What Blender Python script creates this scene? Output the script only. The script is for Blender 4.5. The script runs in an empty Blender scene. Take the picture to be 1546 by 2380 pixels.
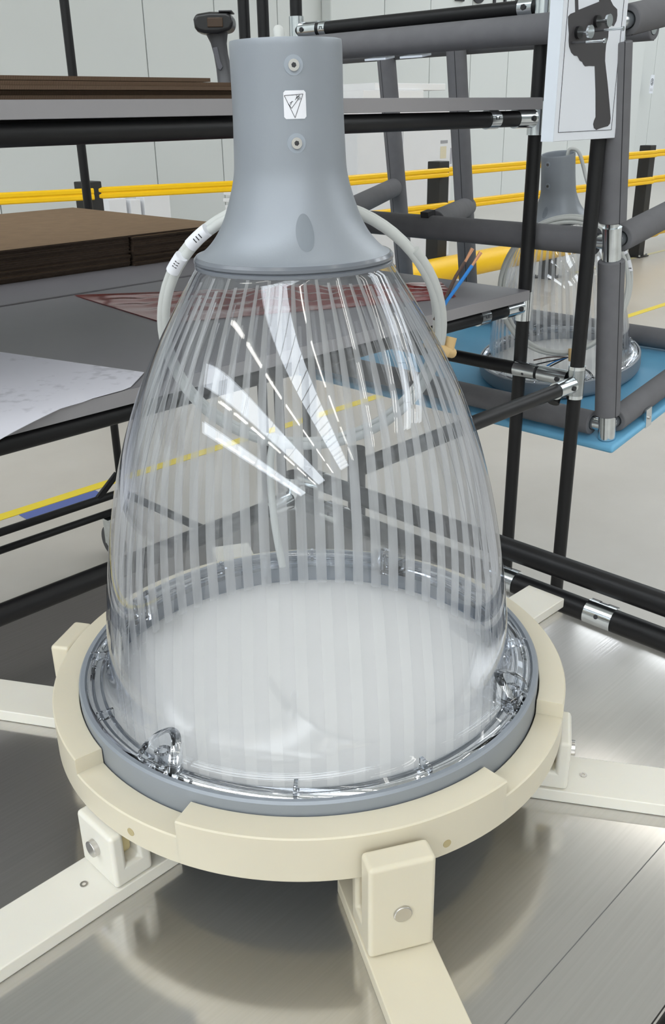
import bpy, math, random
import numpy as np
from mathutils import Vector, Matrix
random.seed(7)
S2 = math.sqrt(0.5)
SC = bpy.context.scene
COL = SC.collection

# ------------------------------------------------------------------ camera
CAM_H, FPX, W_PX, H_PX = 1.5, 2120.0, 1546, 2380
PITCH, ROLL = math.atan(931 / 2120), math.atan(0.0177)
fwd = Vector((0, math.cos(PITCH), -math.sin(PITCH)))
rgt0 = Vector((1, 0, 0)); up0 = rgt0.cross(fwd)
rgt = rgt0 * math.cos(ROLL) - up0 * math.sin(ROLL)
upv = up0 * math.cos(ROLL) + rgt0 * math.sin(ROLL)
cam_d = bpy.data.cameras.new('camera'); cam = bpy.data.objects.new('camera', cam_d); COL.objects.link(cam)
cam.matrix_world = Matrix((( rgt.x, upv.x, -fwd.x, 0), (rgt.y, upv.y, -fwd.y, 0), (rgt.z, upv.z, -fwd.z, CAM_H), (0, 0, 0, 1)))
cam_d.sensor_fit = 'VERTICAL'; cam_d.sensor_height = 24.0; cam_d.lens = 24.0 * FPX / H_PX
cam_d.clip_start = 0.02; cam_d.clip_end = 200
SC.camera = cam

# ------------------------------------------------------------------ world, exposure, light levels
wd = bpy.data.worlds.new('daylight'); SC.world = wd; wd.use_nodes = True
wd.node_tree.nodes['Background'].inputs[0].default_value = (0.80, 0.88, 1.0, 1)
wd.node_tree.nodes['Background'].inputs[1].default_value = 0.6
SC.view_settings.view_transform = 'Standard'; SC.view_settings.look = 'None'
SC.view_settings.gamma = 1.0; SC.view_settings.use_curve_mapping = False
SC.view_settings.exposure = -0.28
SKY_E, LAMP_E = 8.0, 16.0
SC.cycles.max_bounces = 9; SC.cycles.diffuse_bounces = 4; SC.cycles.glossy_bounces = 5; SC.cycles.transmission_bounces = 8; SC.cycles.transparent_max_bounces = 20
SC.cycles.sample_clamp_indirect = 6.0; SC.cycles.adaptive_threshold = 0.02

# ------------------------------------------------------------------ helpers
def uw(u, w, z=0.0): return Vector(((u - w) * S2, (u + w) * S2, z))     # hall axes (u along the far wall, w towards it) -> world

class MB:
    def __init__(s): s.v = []; s.f = []; s.m = []; s.mi = 0
    def add(s, vs, fs):
        b = len(s.v); s.v += [tuple(p) for p in vs]; s.f += [tuple(b + i for i in f) for f in fs]; s.m += [s.mi] * len(fs); return s
    def box(s, x0, x1, y0, y1, z0, z1):
        return s.add([(x0,y0,z0),(x1,y0,z0),(x1,y1,z0),(x0,y1,z0),(x0,y0,z1),(x1,y0,z1),(x1,y1,z1),(x0,y1,z1)],
              [(3,2,1,0),(4,5,6,7),(0,1,5,4),(1,2,6,5),(2,3,7,6),(3,0,4,7)])
    def obox(s, p0, p1, wdt, hgt, upd=(0,0,1)):                    # bar of rectangular section from p0 to p1
        p0, p1 = Vector(p0), Vector(p1); d = (p1 - p0).normalized(); a = d.cross(Vector(upd)).normalized(); b = a.cross(d)
        vs = [p + a*(i*wdt/2) + b*(j*hgt/2) for p in (p0, p1) for i, j in ((-1,-1),(1,-1),(1,1),(-1,1))]
        return s.add(vs, [(0,1,2,3),(7,6,5,4),(0,4,5,1),(1,5,6,2),(2,6,7,3),(3,7,4,0)])
    def tube(s, pts, r, n=20, caps=True, r2=None):
        pts = [Vector(p) for p in pts]; N = len(pts); rings = []; prev = None; b0 = len(s.v)
        for i, p in enumerate(pts):
            t = (pts[min(i+1, N-1)] - pts[max(i-1, 0)]).normalized()
            if prev is None:
                a = t.orthogonal().normalized()
            else:
                a = (prev - t * prev.dot(t)).normalized()
            prev = a; b = t.cross(a)
            rr = r if r2 is None else r + (r2 - r) * i / (N - 1)
            s.v += [tuple(p + (a*math.cos(2*math.pi*k/n) + b*math.sin(2*math.pi*k/n)) * rr) for k in range(n)]
        for i in range(N - 1):
            for k in range(n):
                q = (k+1) % n
                s.f.append((b0+i*n+k, b0+i*n+q, b0+(i+1)*n+q, b0+(i+1)*n+k)); s.m.append(s.mi)
        if caps:
            s.f.append(tuple(b0 + k for k in range(n))[::-1]); s.f.append(tuple(b0+(N-1)*n+k for k in range(n))); s.m += [s.mi]*2
        return s
    def pipe(s, p0, p1, ro, ri, n=24):                              # hollow sleeve
        p0, p1 = Vector(p0), Vector(p1); t = (p1-p0).normalized(); a = t.orthogonal().normalized(); b = t.cross(a)
        c = [a*math.cos(2*math.pi*k/n) + b*math.sin(2*math.pi*k/n) for k in range(n)]
        vs = [p0+q*ro for q in c] + [p1+q*ro for q in c] + [p1+q*ri for q in c] + [p0+q*ri for q in c]
        fs = []
        for k in range(n):
            q = (k+1) % n
            for r in range(4):
                r2 = (r+1) % 4; fs.append((r*n+k, r*n+q, r2*n+q, r2*n+k))
        return s.add(vs, fs)
    def lathe(s, prof, n=128, closed=False, arc=None):
        b0 = len(s.v); P = len(prof)
        a0, a1 = (0, 2*math.pi) if arc is None else arc
        cols = n if arc is None else n + 1
        for k in range(cols):
            a = a0 + (a1-a0)*k/n
            s.v += [(r*math.cos(a), r*math.sin(a), z) for r, z in prof]
        for k in range(n):
            q = (k+1) % cols
            for i in range(P if closed else P-1):
                j = (i+1) % P
                s.f.append((b0+k*P+i, b0+q*P+i, b0+q*P+j, b0+k*P+j)); s.m.append(s.mi)
        if arc is not None and closed:
            s.f.append(tuple(b0+i for i in range(P))); s.f.append(tuple(b0+n*P+i for i in range(P))[::-1]); s.m += [s.mi]*2
        return s
    def prism(s, poly, frame, h0, h1):                              # polygon in (a,b) extruded along c; frame = (origin, a, b, c)
        o, a, b, c = [Vector(q) for q in frame]; n = len(poly)
        vs = [o + a*x + b*y + c*h for h in (h0, h1) for x, y in poly]
        return s.add(vs, [tuple(range(n))[::-1], tuple(range(n, 2*n))] + [(k, (k+1)%n, n+(k+1)%n, n+k) for k in range(n)])
    def build(s, name, mats, parent=None, bevel=0.0, seg=2, angle=35, fix=True):
        me = bpy.data.meshes.new(name); me.from_pydata(s.v, [], s.f)
        if not isinstance(mats, (list, tuple)): mats = [mats]
        for m in mats: me.materials.append(m)
        me.polygons.foreach_set('material_index', s.m)
        if fix:
            import bmesh
            bm = bmesh.new(); bm.from_mesh(me); bmesh.ops.recalc_face_normals(bm, faces=bm.faces); bm.to_mesh(me); bm.free()
        me.polygons.foreach_set('use_smooth', [True]*len(me.polygons)); me.set_sharp_from_angle(angle=math.radians(angle))
        o = bpy.data.objects.new(name, me); COL.objects.link(o)
        if parent is not None: o.parent = parent
        if bevel:
            md = o.modifiers.new('bevel', 'BEVEL'); md.width = bevel; md.segments = seg; md.limit_method = 'ANGLE'; md.angle_limit = math.radians(40)
            md.harden_normals = True
        return o

def tag(o, label=None, cat=None, group=None, kind=None):
    if label: o['label'] = label
    if cat: o['category'] = cat
    if group: o['group'] = group
    if kind: o['kind'] = kind
    return o
def thing(name, label, cat, loc=(0,0,0), rotz=0.0, group=None, mat=None):
    o = bpy.data.objects.new(name, None); COL.objects.link(o); o.empty_display_size = 0.1
    if mat is not None: o.matrix_world = mat
    else: o.location = loc; o.rotation_euler = (0, 0, rotz)
    return tag(o, label, cat, group)
R45 = math.radians(45)
def uwthing(name, label, cat, u, w, z, group=None): return thing(name, label, cat, uw(u, w, z), R45, group)
def kids(o): return [c for c in bpy.data.objects if c.parent is o]
def copy_tree(o, parent=None):
    c = o.copy(); COL.objects.link(c)
    if parent is not None: c.parent = parent
    for ch in kids(o): copy_tree(ch, c)
    return c

# ------------------------------------------------------------------ materials
def base(name):
    m = bpy.data.materials.new(name); m.use_nodes = True; nt = m.node_tree
    return m, nt, nt.nodes['Principled BSDF'], nt.nodes['Material Output']
def pm(name, col, rough=0.5, metal=0.0, spec=0.5, var=0.0, vscale=8.0, bump=0.0, bscale=200.0, coat=0.0, sss=0.0, stretch=None):
    m, nt, p, out = base(name)
    p.inputs['Base Color'].default_value = (*col, 1); p.inputs['Roughness'].default_value = rough
    p.inputs['Metallic'].default_value = metal; p.inputs['Specular IOR Level'].default_value = spec
    p.inputs['Coat Weight'].default_value = coat
    if sss:
        p.inputs['Subsurface Weight'].default_value = sss; p.inputs['Subsurface Radius'].default_value = (1, .8, .5); p.inputs['Subsurface Scale'].default_value = 0.006
    tc = nt.nodes.new('ShaderNodeTexCoord'); src = tc.outputs['Object']
    if stretch:
        mp = nt.nodes.new('ShaderNodeMapping'); mp.inputs['Scale'].default_value = stretch
        nt.links.new(src, mp.inputs['Vector']); src = mp.outputs['Vector']
    if var:
        n = nt.nodes.new('ShaderNodeTexNoise'); n.inputs['Scale'].default_value = vscale; n.inputs['Detail'].default_value = 5
        nt.links.new(src, n.inputs['Vector'])
        r = nt.nodes.new('ShaderNodeMapRange'); r.inputs[1].default_value = 0.3; r.inputs[2].default_value = 0.7
        r.inputs[3].default_value = 1 - var; r.inputs[4].default_value = 1 + var; nt.links.new(n.outputs['Fac'], r.inputs[0])
        mx = nt.nodes.new('ShaderNodeVectorMath'); mx.operation = 'SCALE'; mx.inputs[0].default_value = col
        nt.links.new(r.outputs[0], mx.inputs['Scale']); nt.links.new(mx.outputs[0], p.inputs['Base Color'])
    if bump:
        n = nt.nodes.new('ShaderNodeTexNoise'); n.inputs['Scale'].default_value = bscale; n.inputs['Detail'].default_value = 3
        nt.links.new(src, n.inputs['Vector'])
        b = nt.nodes.new('ShaderNodeBump'); b.inputs['Strength'].default_value = bump; b.inputs['Distance'].default_value = 0.001
        nt.links.new(n.outputs['Fac'], b.inputs['Height']); nt.links.new(b.outputs[0], p.inputs['Normal'])
    return m
def emit(name, col, e):
    m, nt, p, out = base(name); nt.nodes.remove(p)
    em = nt.nodes.new('ShaderNodeEmission'); em.inputs[0].default_value = (*col, 1); em.inputs[1].default_value = e
    nt.links.new(em.outputs[0], out.inputs[0]); return m
def thin_clear(name, tint, gloss_rough=0.02, body=0.0, body_col=(.6,.62,.65), f0=0.045, power=5.0, back_body=None):
    """thin clear plastic wall: transparent with a two-sided Schlick reflection, optionally some frosted body"""
    m, nt, p, out = base(name); nt.nodes.remove(p); N = nt.nodes.new; L = nt.links.new
    geo = N('ShaderNodeNewGeometry')
    d = N('ShaderNodeVectorMath'); d.operation = 'DOT_PRODUCT'; L(geo.outputs['Normal'], d.inputs[0]); L(geo.outputs['Incoming'], d.inputs[1])
    ab = N('ShaderNodeMath'); ab.operation = 'ABSOLUTE'; L(d.outputs['Value'], ab.inputs[0])
    om = N('ShaderNodeMath'); om.operation = 'SUBTRACT'; om.inputs[0].default_value = 1; om.use_clamp = True; L(ab.outputs[0], om.inputs[1])
    pw = N('ShaderNodeMath'); pw.operation = 'POWER'; pw.inputs[1].default_value = power; L(om.outputs[0], pw.inputs[0])
    ma = N('ShaderNodeMath'); ma.operation = 'MULTIPLY_ADD'; ma.inputs[1].default_value = 1 - f0; ma.inputs[2].default_value = f0; L(pw.outputs[0], ma.inputs[0])
    tr = N('ShaderNodeBsdfTransparent'); tr.inputs[0].default_value = (*tint, 1)
    if not body:                                                    # longer path through the wall at a slant: more absorption
        p2 = N('ShaderNodeMath'); p2.operation = 'POWER'; p2.inputs[1].default_value = 3.2; L(om.outputs[0], p2.inputs[0])
        mc = N('ShaderNodeMix'); mc.data_type = 'RGBA'; L(p2.outputs[0], mc.inputs[0]); mc.inputs[6].default_value = (*tint, 1); mc.inputs[7].default_value = (.64,.665,.715,1); L(mc.outputs[2], tr.inputs[0])
    gl = N('ShaderNodeBsdfGlossy'); gl.inputs['Roughness'].default_value = gloss_rough; gl.inputs['Color'].default_value = (.97,.98,1,1)
    src = tr.outputs[0]
    if body:
        df = N('ShaderNodeBsdfDiffuse'); df.inputs[0].default_value = (*body_col, 1)
        tl = N('ShaderNodeBsdfTranslucent'); tl.inputs[0].default_value = (*body_col, 1)
        m0 = N('ShaderNodeMixShader'); m0.inputs[0].default_value = 0.5; L(df.outputs[0], m0.inputs[1]); L(tl.outputs[0], m0.inputs[2])
        m1 = N('ShaderNodeMixShader'); m1.inputs[0].default_value = body; L(tr.outputs[0], m1.inputs[1]); L(m0.outputs[0], m1.inputs[2]); src = m1.outputs[0]
        if back_body is not None:
            fb = N('ShaderNodeMapRange'); fb.inputs[3].default_value = body; fb.inputs[4].default_value = back_body; L(geo.outputs['Backfacing'], fb.inputs[0]); L(fb.outputs[0], m1.inputs[0])
    m2 = N('ShaderNodeMixShader'); L(ma.outputs[0], m2.inputs[0]); L(src, m2.inputs[1]); L(gl.outputs[0], m2.inputs[2])
    L(m2.outputs[0], out.inputs[0]); return m
def glass(name, col, rough=0.0, ior=1.49):
    m, nt, p, out = base(name)
    p.inputs['Base Color'].default_value = (*col, 1); p.inputs['Roughness'].default_value = rough
    p.inputs['Transmission Weight'].default_value = 1; p.inputs['IOR'].default_value = ior; return m

M_GREY = pm('grey_lacquer', (.285,.312,.348), .40, .2, .5, var=.015, vscale=40, bump=.04, bscale=900)
M_GREYI = pm('grey_inner', (.33,.37,.425), .45)
M_OVAL = pm('grey_plug', (.20,.225,.255), .5)
M_CREAM = pm('cream_polymer', (.66,.605,.475), .38, 0, .45, var=.03, vscale=9, sss=.25)
M_CREAM2 = pm('white_polymer', (.76,.735,.66), .36, 0, .45, var=.02, vscale=12, sss=.25)
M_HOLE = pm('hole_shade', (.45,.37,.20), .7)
M_ROLL = pm('roller_yellow', (.62,.52,.28), .45)
M_STEEL = pm('pin_steel', (.62,.60,.58), .25, 1.0, var=.05, vscale=60)
M_ZINC = pm('zinc_plated', (.70,.74,.76), .18, 1.0, var=.10, vscale=45)
M_BLACK = pm('black_tube', (.0065,.0065,.0075), .42, 0, .35, var=.1, vscale=20)
M_BLACKM = pm('black_rubber', (.02,.02,.022), .6)
M_FOAM = pm('grey_foam', (.155,.155,.165), .85, 0, .25, var=.05, vscale=30, bump=.25, bscale=900)
M_SEAM = pm('foam_slit', (.02,.02,.025), .9)
M_YEL = pm('safety_yellow', (.95,.57,.004), .38, 0, .4)
M_POST = pm('barrier_post', (.022,.022,.022), .5, 0, .4)
M_WHITE = pm('white_diffuser', (.87,.865,.845), .45, var=.01, vscale=4)
M_CABLE = pm('cable_sheath', (.56,.575,.56), .5)
M_LABELW = pm('label_white', (.82,.83,.88), .5)
M_INK = pm('ink', (.03,.03,.035), .6)
M_TIE = pm('tan_rubber', (.62,.43,.20), .6)
M_COPPER = pm('copper', (.80,.42,.25), .3, 1.0)
M_BLUE = pm('wire_blue', (.02,.20,.58), .4)
M_BROWN = pm('wire_brown', (.075,.045,.035), .45)
M_MAT = pm('blue_mat', (.16,.43,.66), .5, 0, .35, var=.02, vscale=15)
M_SHELF = pm('grey_shelf', (.205,.198,.215), .40, 0, .4, var=.02, vscale=15)
M_SHELFE = pm('shelf_edge', (.29,.28,.29), .5)
M_PAPER = pm('paper', (.76,.76,.82), .8)
M_SIGNW = pm('sign_white', (.78,.81,.87), .45)
M_SIGNE = pm('sign_edge', (.70,.75,.82), .5)
M_SIGNB = pm('sign_print', (.045,.042,.046), .55)
M_BOXW = pm('white_carton', (.78,.79,.82), .7, var=.02, vscale=3)
M_BOXW2 = pm('white_foam', (.86,.86,.87), .8)
M_WALL = pm('wall_panel', (.64,.665,.655), .55, 0, .3, var=.01, vscale=.7)
M_WALLJ = pm('wall_joint', (.36,.38,.38), .8)
M_WALLP = pm('wall_plain', (.62,.64,.63), .7)
M_CEIL = pm('ceiling_sheet', (.60,.62,.62), .7)
M_SKY = emit('skylight', (.89,.95,1.0), SKY_E)
M_LAMP = emit('lamp_tube', (1.0,.96,.88), LAMP_E)
M_LINE = pm('floor_yellow', (.80,.62,.03), .5)
M_LINE2 = pm('floor_yellow_pale', (.62,.58,.34), .5)
M_CARDE = pm('cardboard_edge', (.065,.046,.034), .85, 0, .2, var=.35, vscale=60, stretch=(1,1,14))
M_SCAN = pm('scanner_grey', (.055,.055,.06), .45)
M_SCAND = pm('scanner_dark', (.012,.012,.013), .3)
M_SCANW = pm('scanner_window', (.06,.035,.02), .1)
M_LENS = thin_clear('clear_shell', (.972,.976,.982), .012)
M_RIB = thin_clear('frosted_prism', (.97,.97,.975), .25, body=.50, body_col=(.95,.95,.95), f0=.04, back_body=.07)
M_FLANGE = glass('clear_flange', (.94,.96,.985), .0)
M_FILMR = thin_clear('red_film', (.85,.36,.34), .15, body=.55, body_col=(.60,.085,.075), f0=.05)

def mat_cardboard():
    m, nt, p, out = base('cardboard_face'); p.inputs['Roughness'].default_value = .8; p.inputs['Specular IOR Level'].default_value = .2
    tc = nt.nodes.new('ShaderNodeTexCoord'); n = nt.nodes.new('ShaderNodeTexNoise'); n.inputs['Scale'].default_value = 25; n.inputs['Detail'].default_value = 6
    r = nt.nodes.new('ShaderNodeValToRGB'); r.color_ramp.elements[0].color = (.155,.10,.058,1); r.color_ramp.elements[1].color = (.22,.147,.087,1)
    nt.links.new(tc.outputs['Object'], n.inputs['Vector']); nt.links.new(n.outputs['Fac'], r.inputs[0]); nt.links.new(r.outputs[0], p.inputs['Base Color']); return m
M_CARD = mat_cardboard()

def mat_plate():
    m, nt, p, out = base('brushed_aluminium'); N = nt.nodes.new; L = nt.links.new
    p.inputs['Metallic'].default_value = 1.0
    tc = N('ShaderNodeTexCoord')
    mp = N('ShaderNodeMapping'); mp.inputs['Scale'].default_value = (6, 420, 1); L(tc.outputs['Object'], mp.inputs[0])
    n = N('ShaderNodeTexNoise'); n.inputs['Scale'].default_value = 1.0; n.inputs['Detail'].default_value = 4; L(mp.outputs[0], n.inputs['Vector'])
    n2 = N('ShaderNodeTexNoise'); n2.inputs['Scale'].default_value = 7; n2.inputs['Detail'].default_value = 5; L(tc.outputs['Object'], n2.inputs['Vector'])
    rr = N('ShaderNodeMapRange'); rr.inputs[1].default_value = .35; rr.inputs[2].default_value = .65; rr.inputs[3].default_value = .085; rr.inputs[4].default_value = .15
    L(n2.outputs['Fac'], rr.inputs[0]); L(rr.outputs[0], p.inputs['Roughness'])
    cr = N('ShaderNodeValToRGB'); cr.color_ramp.elements[0].color = (.60,.585,.565,1); cr.color_ramp.elements[1].color = (.71,.695,.675,1)
    L(n.outputs['Fac'], cr.inputs[0]); L(cr.outputs[0], p.inputs['Base Color'])
    b = N('ShaderNodeBump'); b.inputs['Strength'].default_value = .06; b.inputs['Distance'].default_value = .0005; L(n.outputs['Fac'], b.inputs['Height']); L(b.outputs[0], p.inputs['Normal'])
    g = N('ShaderNodeBsdfGlossy'); g.inputs['Roughness'].default_value = .5; L(cr.outputs[0], g.inputs['Color'])
    mx = N('ShaderNodeMixShader'); mx.inputs[0].default_value = .38; L(p.outputs[0], mx.inputs[1]); L(g.outputs[0], mx.inputs[2]); L(mx.outputs[0], out.inputs[0])
    return m
M_PLATE = mat_plate()

def mat_floor():
    m, nt, p, out = base('polished_concrete'); N = nt.nodes.new; L = nt.links.new
    tc = N('ShaderNodeTexCoord')
    n = N('ShaderNodeTexNoise'); n.inputs['Scale'].default_value = 1.3; n.inputs['Detail'].default_value = 8; n.inputs['Roughness'].default_value = .6; L(tc.outputs['Object'], n.inputs['Vector'])
    cr = N('ShaderNodeValToRGB'); cr.color_ramp.elements[0].position = .3; cr.color_ramp.elements[1].position = .75
    cr.color_ramp.elements[0].color = (.465,.435,.395,1); cr.color_ramp.elements[1].color = (.56,.53,.49,1)
    L(n.outputs['Fac'], cr.inputs[0]); L(cr.outputs[0], p.inputs['Base Color'])
    r = N('ShaderNodeMapRange'); r.inputs[3].default_value = .22; r.inputs[4].default_value = .42; L(n.outputs['Fac'], r.inputs[0]); L(r.outputs[0], p.inputs['Roughness'])
    return m
M_FLOOR = mat_floor()

def mat_sketch():
    m, nt, p, out = base('sketch_paper'); N = nt.nodes.new; L = nt.links.new
    p.inputs['Roughness'].default_value = .8; p.inputs['Specular IOR Level'].default_value = .2
    tc = N('ShaderNodeTexCoord'); n = N('ShaderNodeTexNoise'); n.inputs['Scale'].default_value = 55; n.inputs['Detail'].default_value = 6; L(tc.outputs['Object'], n.inputs['Vector'])
    n2 = N('ShaderNodeTexNoise'); n2.inputs['Scale'].default_value = 7; L(tc.outputs['Object'], n2.inputs['Vector'])
    a = N('ShaderNodeMath'); a.operation = 'MULTIPLY'; L(n.outputs['Fac'], a.inputs[0]); L(n2.outputs['Fac'], a.inputs[1])
    cr = N('ShaderNodeValToRGB'); cr.color_ramp.elements[0].position = .31; cr.color_ramp.elements[1].position = .40
    cr.color_ramp.elements[0].color = (.76,.76,.83,1); cr.color_ramp.elements[1].color = (.62,.62,.68,1)
    L(a.outputs[0], cr.inputs[0]); L(cr.outputs[0], p.inputs['Base Color']); return m
M_SKETCH = mat_sketch()

# ------------------------------------------------------------------ the hall (setting)
U0, U1, W0, W1, ZC = -22.0, 34.0, -20.0, 9.62, 9.0
def struct(name, mb, m, **k):
    o = mb.build(name, m, **k); o.rotation_euler = (0, 0, R45); o['kind'] = 'structure'; return o
floor = struct('floor', MB().box(U0, U1, W0, W1+.3, -.2, 0), M_FLOOR)
wall_back = struct('wall_back', MB().box(U0, U1, W1, W1+.3, 0, ZC), M_WALLJ)
struct('wall_left', MB().box(U0-.3, U0, W0, W1, 0, ZC), M_WALLP)
struct('wall_right', MB().box(U1, U1+.3, W0, W1, 0, ZC), M_WALLP)
wall_front = struct('wall_front', MB().box(U0, U1, W0-.3, W0, 0, ZC), M_WALLP)
ceiling = struct('ceiling', MB().box(U0, U1, W0, W1, ZC, ZC+.2), M_CEIL)
pmesh = None
for k in range(-16, 15):                                            # sandwich panels, one object each, with open joints
    u = 6.755 + 1.012*k
    if u < -9: continue
    if pmesh is None:
        p = MB().box(.006, 1.006, W1-.02, W1+.001, .10, ZC).build('wall_panel', M_WALL, wall_back, bevel=.004, seg=1); pmesh = p.data; pobj = p
    else:
        p = pobj.copy(); COL.objects.link(p)
    p.location = (u, 0, 0)
MB().box(U0, U1, W1-.03, W1, 0, .10).build('plinth', pm('plinth', (.62,.62,.60), .7), wall_back)
struct('trim_1', MB().box(9.55, 10.60, W1-.20, W1-.022, 0, ZC), M_WALL, bevel=.02)     # boxed-in columns against the wall
struct('trim_2', MB().box(17.1, 18.0, W1-.24, W1-.022, 0, ZC), M_WALL, bevel=.02)
# daylight: skylight strips with glazing bars and rows of batten lamps in the roof, mostly as the shell mirrors them
def add_part(name, mb, m, parent, **k): return mb.build(name, m, parent, **k)
for u in (-18.2, -11.7, -5.2, 14.4, 21.0):  # last two strips are added, unmirrored, to brighten the right of the far wall
    for k in range(6):
        w = -19.5 + 4.8*k
        add_part('skylight_pane', MB().box(u-1.0, u+1.0, w, w+4.7, ZC-.04, ZC-.01), M_SKY, ceiling)
        if u == -5.2:
            for j in range(1, 5): add_part('glazing_bar', MB().box(u-1.0, u+1.0, w+j*.95-.025, w+j*.95+.025, ZC-.07, ZC-.04), M_WALLP, ceiling)
for u in (-18.5, -13.2, -8.0, -2.8, 2.7, 9.6, 17.5):
    for k in range(7):
        w = -16.1 + 3.5*k
        add_part('batten_lamp', MB().box(u-.05, u+.05, w-2.7, w, ZC-.10, ZC-.02), M_LAMP, ceiling)
# painted floor lines
for nm, a, b, wdt, m in (('trim_3', (-3.0, 3.38), (14, 3.38), .06, M_LINE), ('trim_4', (8.2, 4.78), (16, 4.90), .05, M_LINE2)):
    struct(nm, MB().obox((*a, .0012), (*b, .0012), wdt, .002), m)

# ------------------------------------------------------------------ the lamp
LAMP_RIM = .047
PROF_CAP = [(.0375,.4815),(.0385,.478),(.0387,.44),(.0395,.415),(.0402,.401),(.0418,.392),(.0440,.384),(.0470,.375),(.0505,.366),(.0555,.357),(.0610,.350),(.0665,.345),(.0710,.3425)]
_pts = [(.0722,.336),(.0755,.330),(.0855,.312),(.0970,.295),(.1062,.279),(.1168,.260),(.1260,.241),(.1350,.217),(.1405,.200),(.1472,.178),(.1568,.143),(.1630,.112),(.1664,.086),(.1695,.062),(.1716,.040),(.1738,.018)]
_co = np.polyfit([z for r, z in _pts], [r for r, z in _pts], 5)
PROF_LENS = [(.0705,.3405)] + [(float(np.polyval(_co, z)), float(z)) for z in np.linspace(.336, .018, 60)] + [(.1752,.010),(.1772,.0045),(.1800,.0015),(.1832,.0004),(.1862,.0008),(.1885,.0022),(.1902,.0026),(.1918,.0016),(.1926,-.002)]
def lens_r(z):
    for (r0, z0), (r1, z1) in zip(PROF_LENS, PROF_LENS[1:]):
        if z1 <= z <= z0: return r1 + (r0-r1)*(z-z1)/(z0-z1)
    return PROF_LENS[0][0] if z > PROF_LENS[0][1] else PROF_LENS[-1][0]
def cap_r(z):
    for (r0, z0), (r1, z1) in zip(PROF_CAP, PROF_CAP[1:]):
        if z1 <= z <= z0: return r1 + (r0-r1)*(z-z1)/(z0-z1)
    return .0387
def up(prof): return [(r, z+LAMP_RIM) for r, z in prof]
def catmull(pts, n=5):
    out = []
    for i in range(len(pts)-1):
        p0, p1, p2, p3 = [Vector(pts[max(0, min(len(pts)-1, i+k))]) for k in (-1, 0, 1, 2)]
        for j in range(n):
            t = j/n; out.append(.5*((2*p1) + (p2-p0)*t + (2*p0-5*p1+4*p2-p3)*t*t + (3*p1-p0-3*p2+p3)*t**3))
    return out + [Vector(pts[-1])]

FRONT = math.radians(-90 + 9)                                       # azimuth the screws and sticker face
def on_cap(az, z, dr=0.0):
    r = cap_r(z) + dr; return Vector((r*math.cos(az), r*math.sin(az), z + LAMP_RIM))

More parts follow.
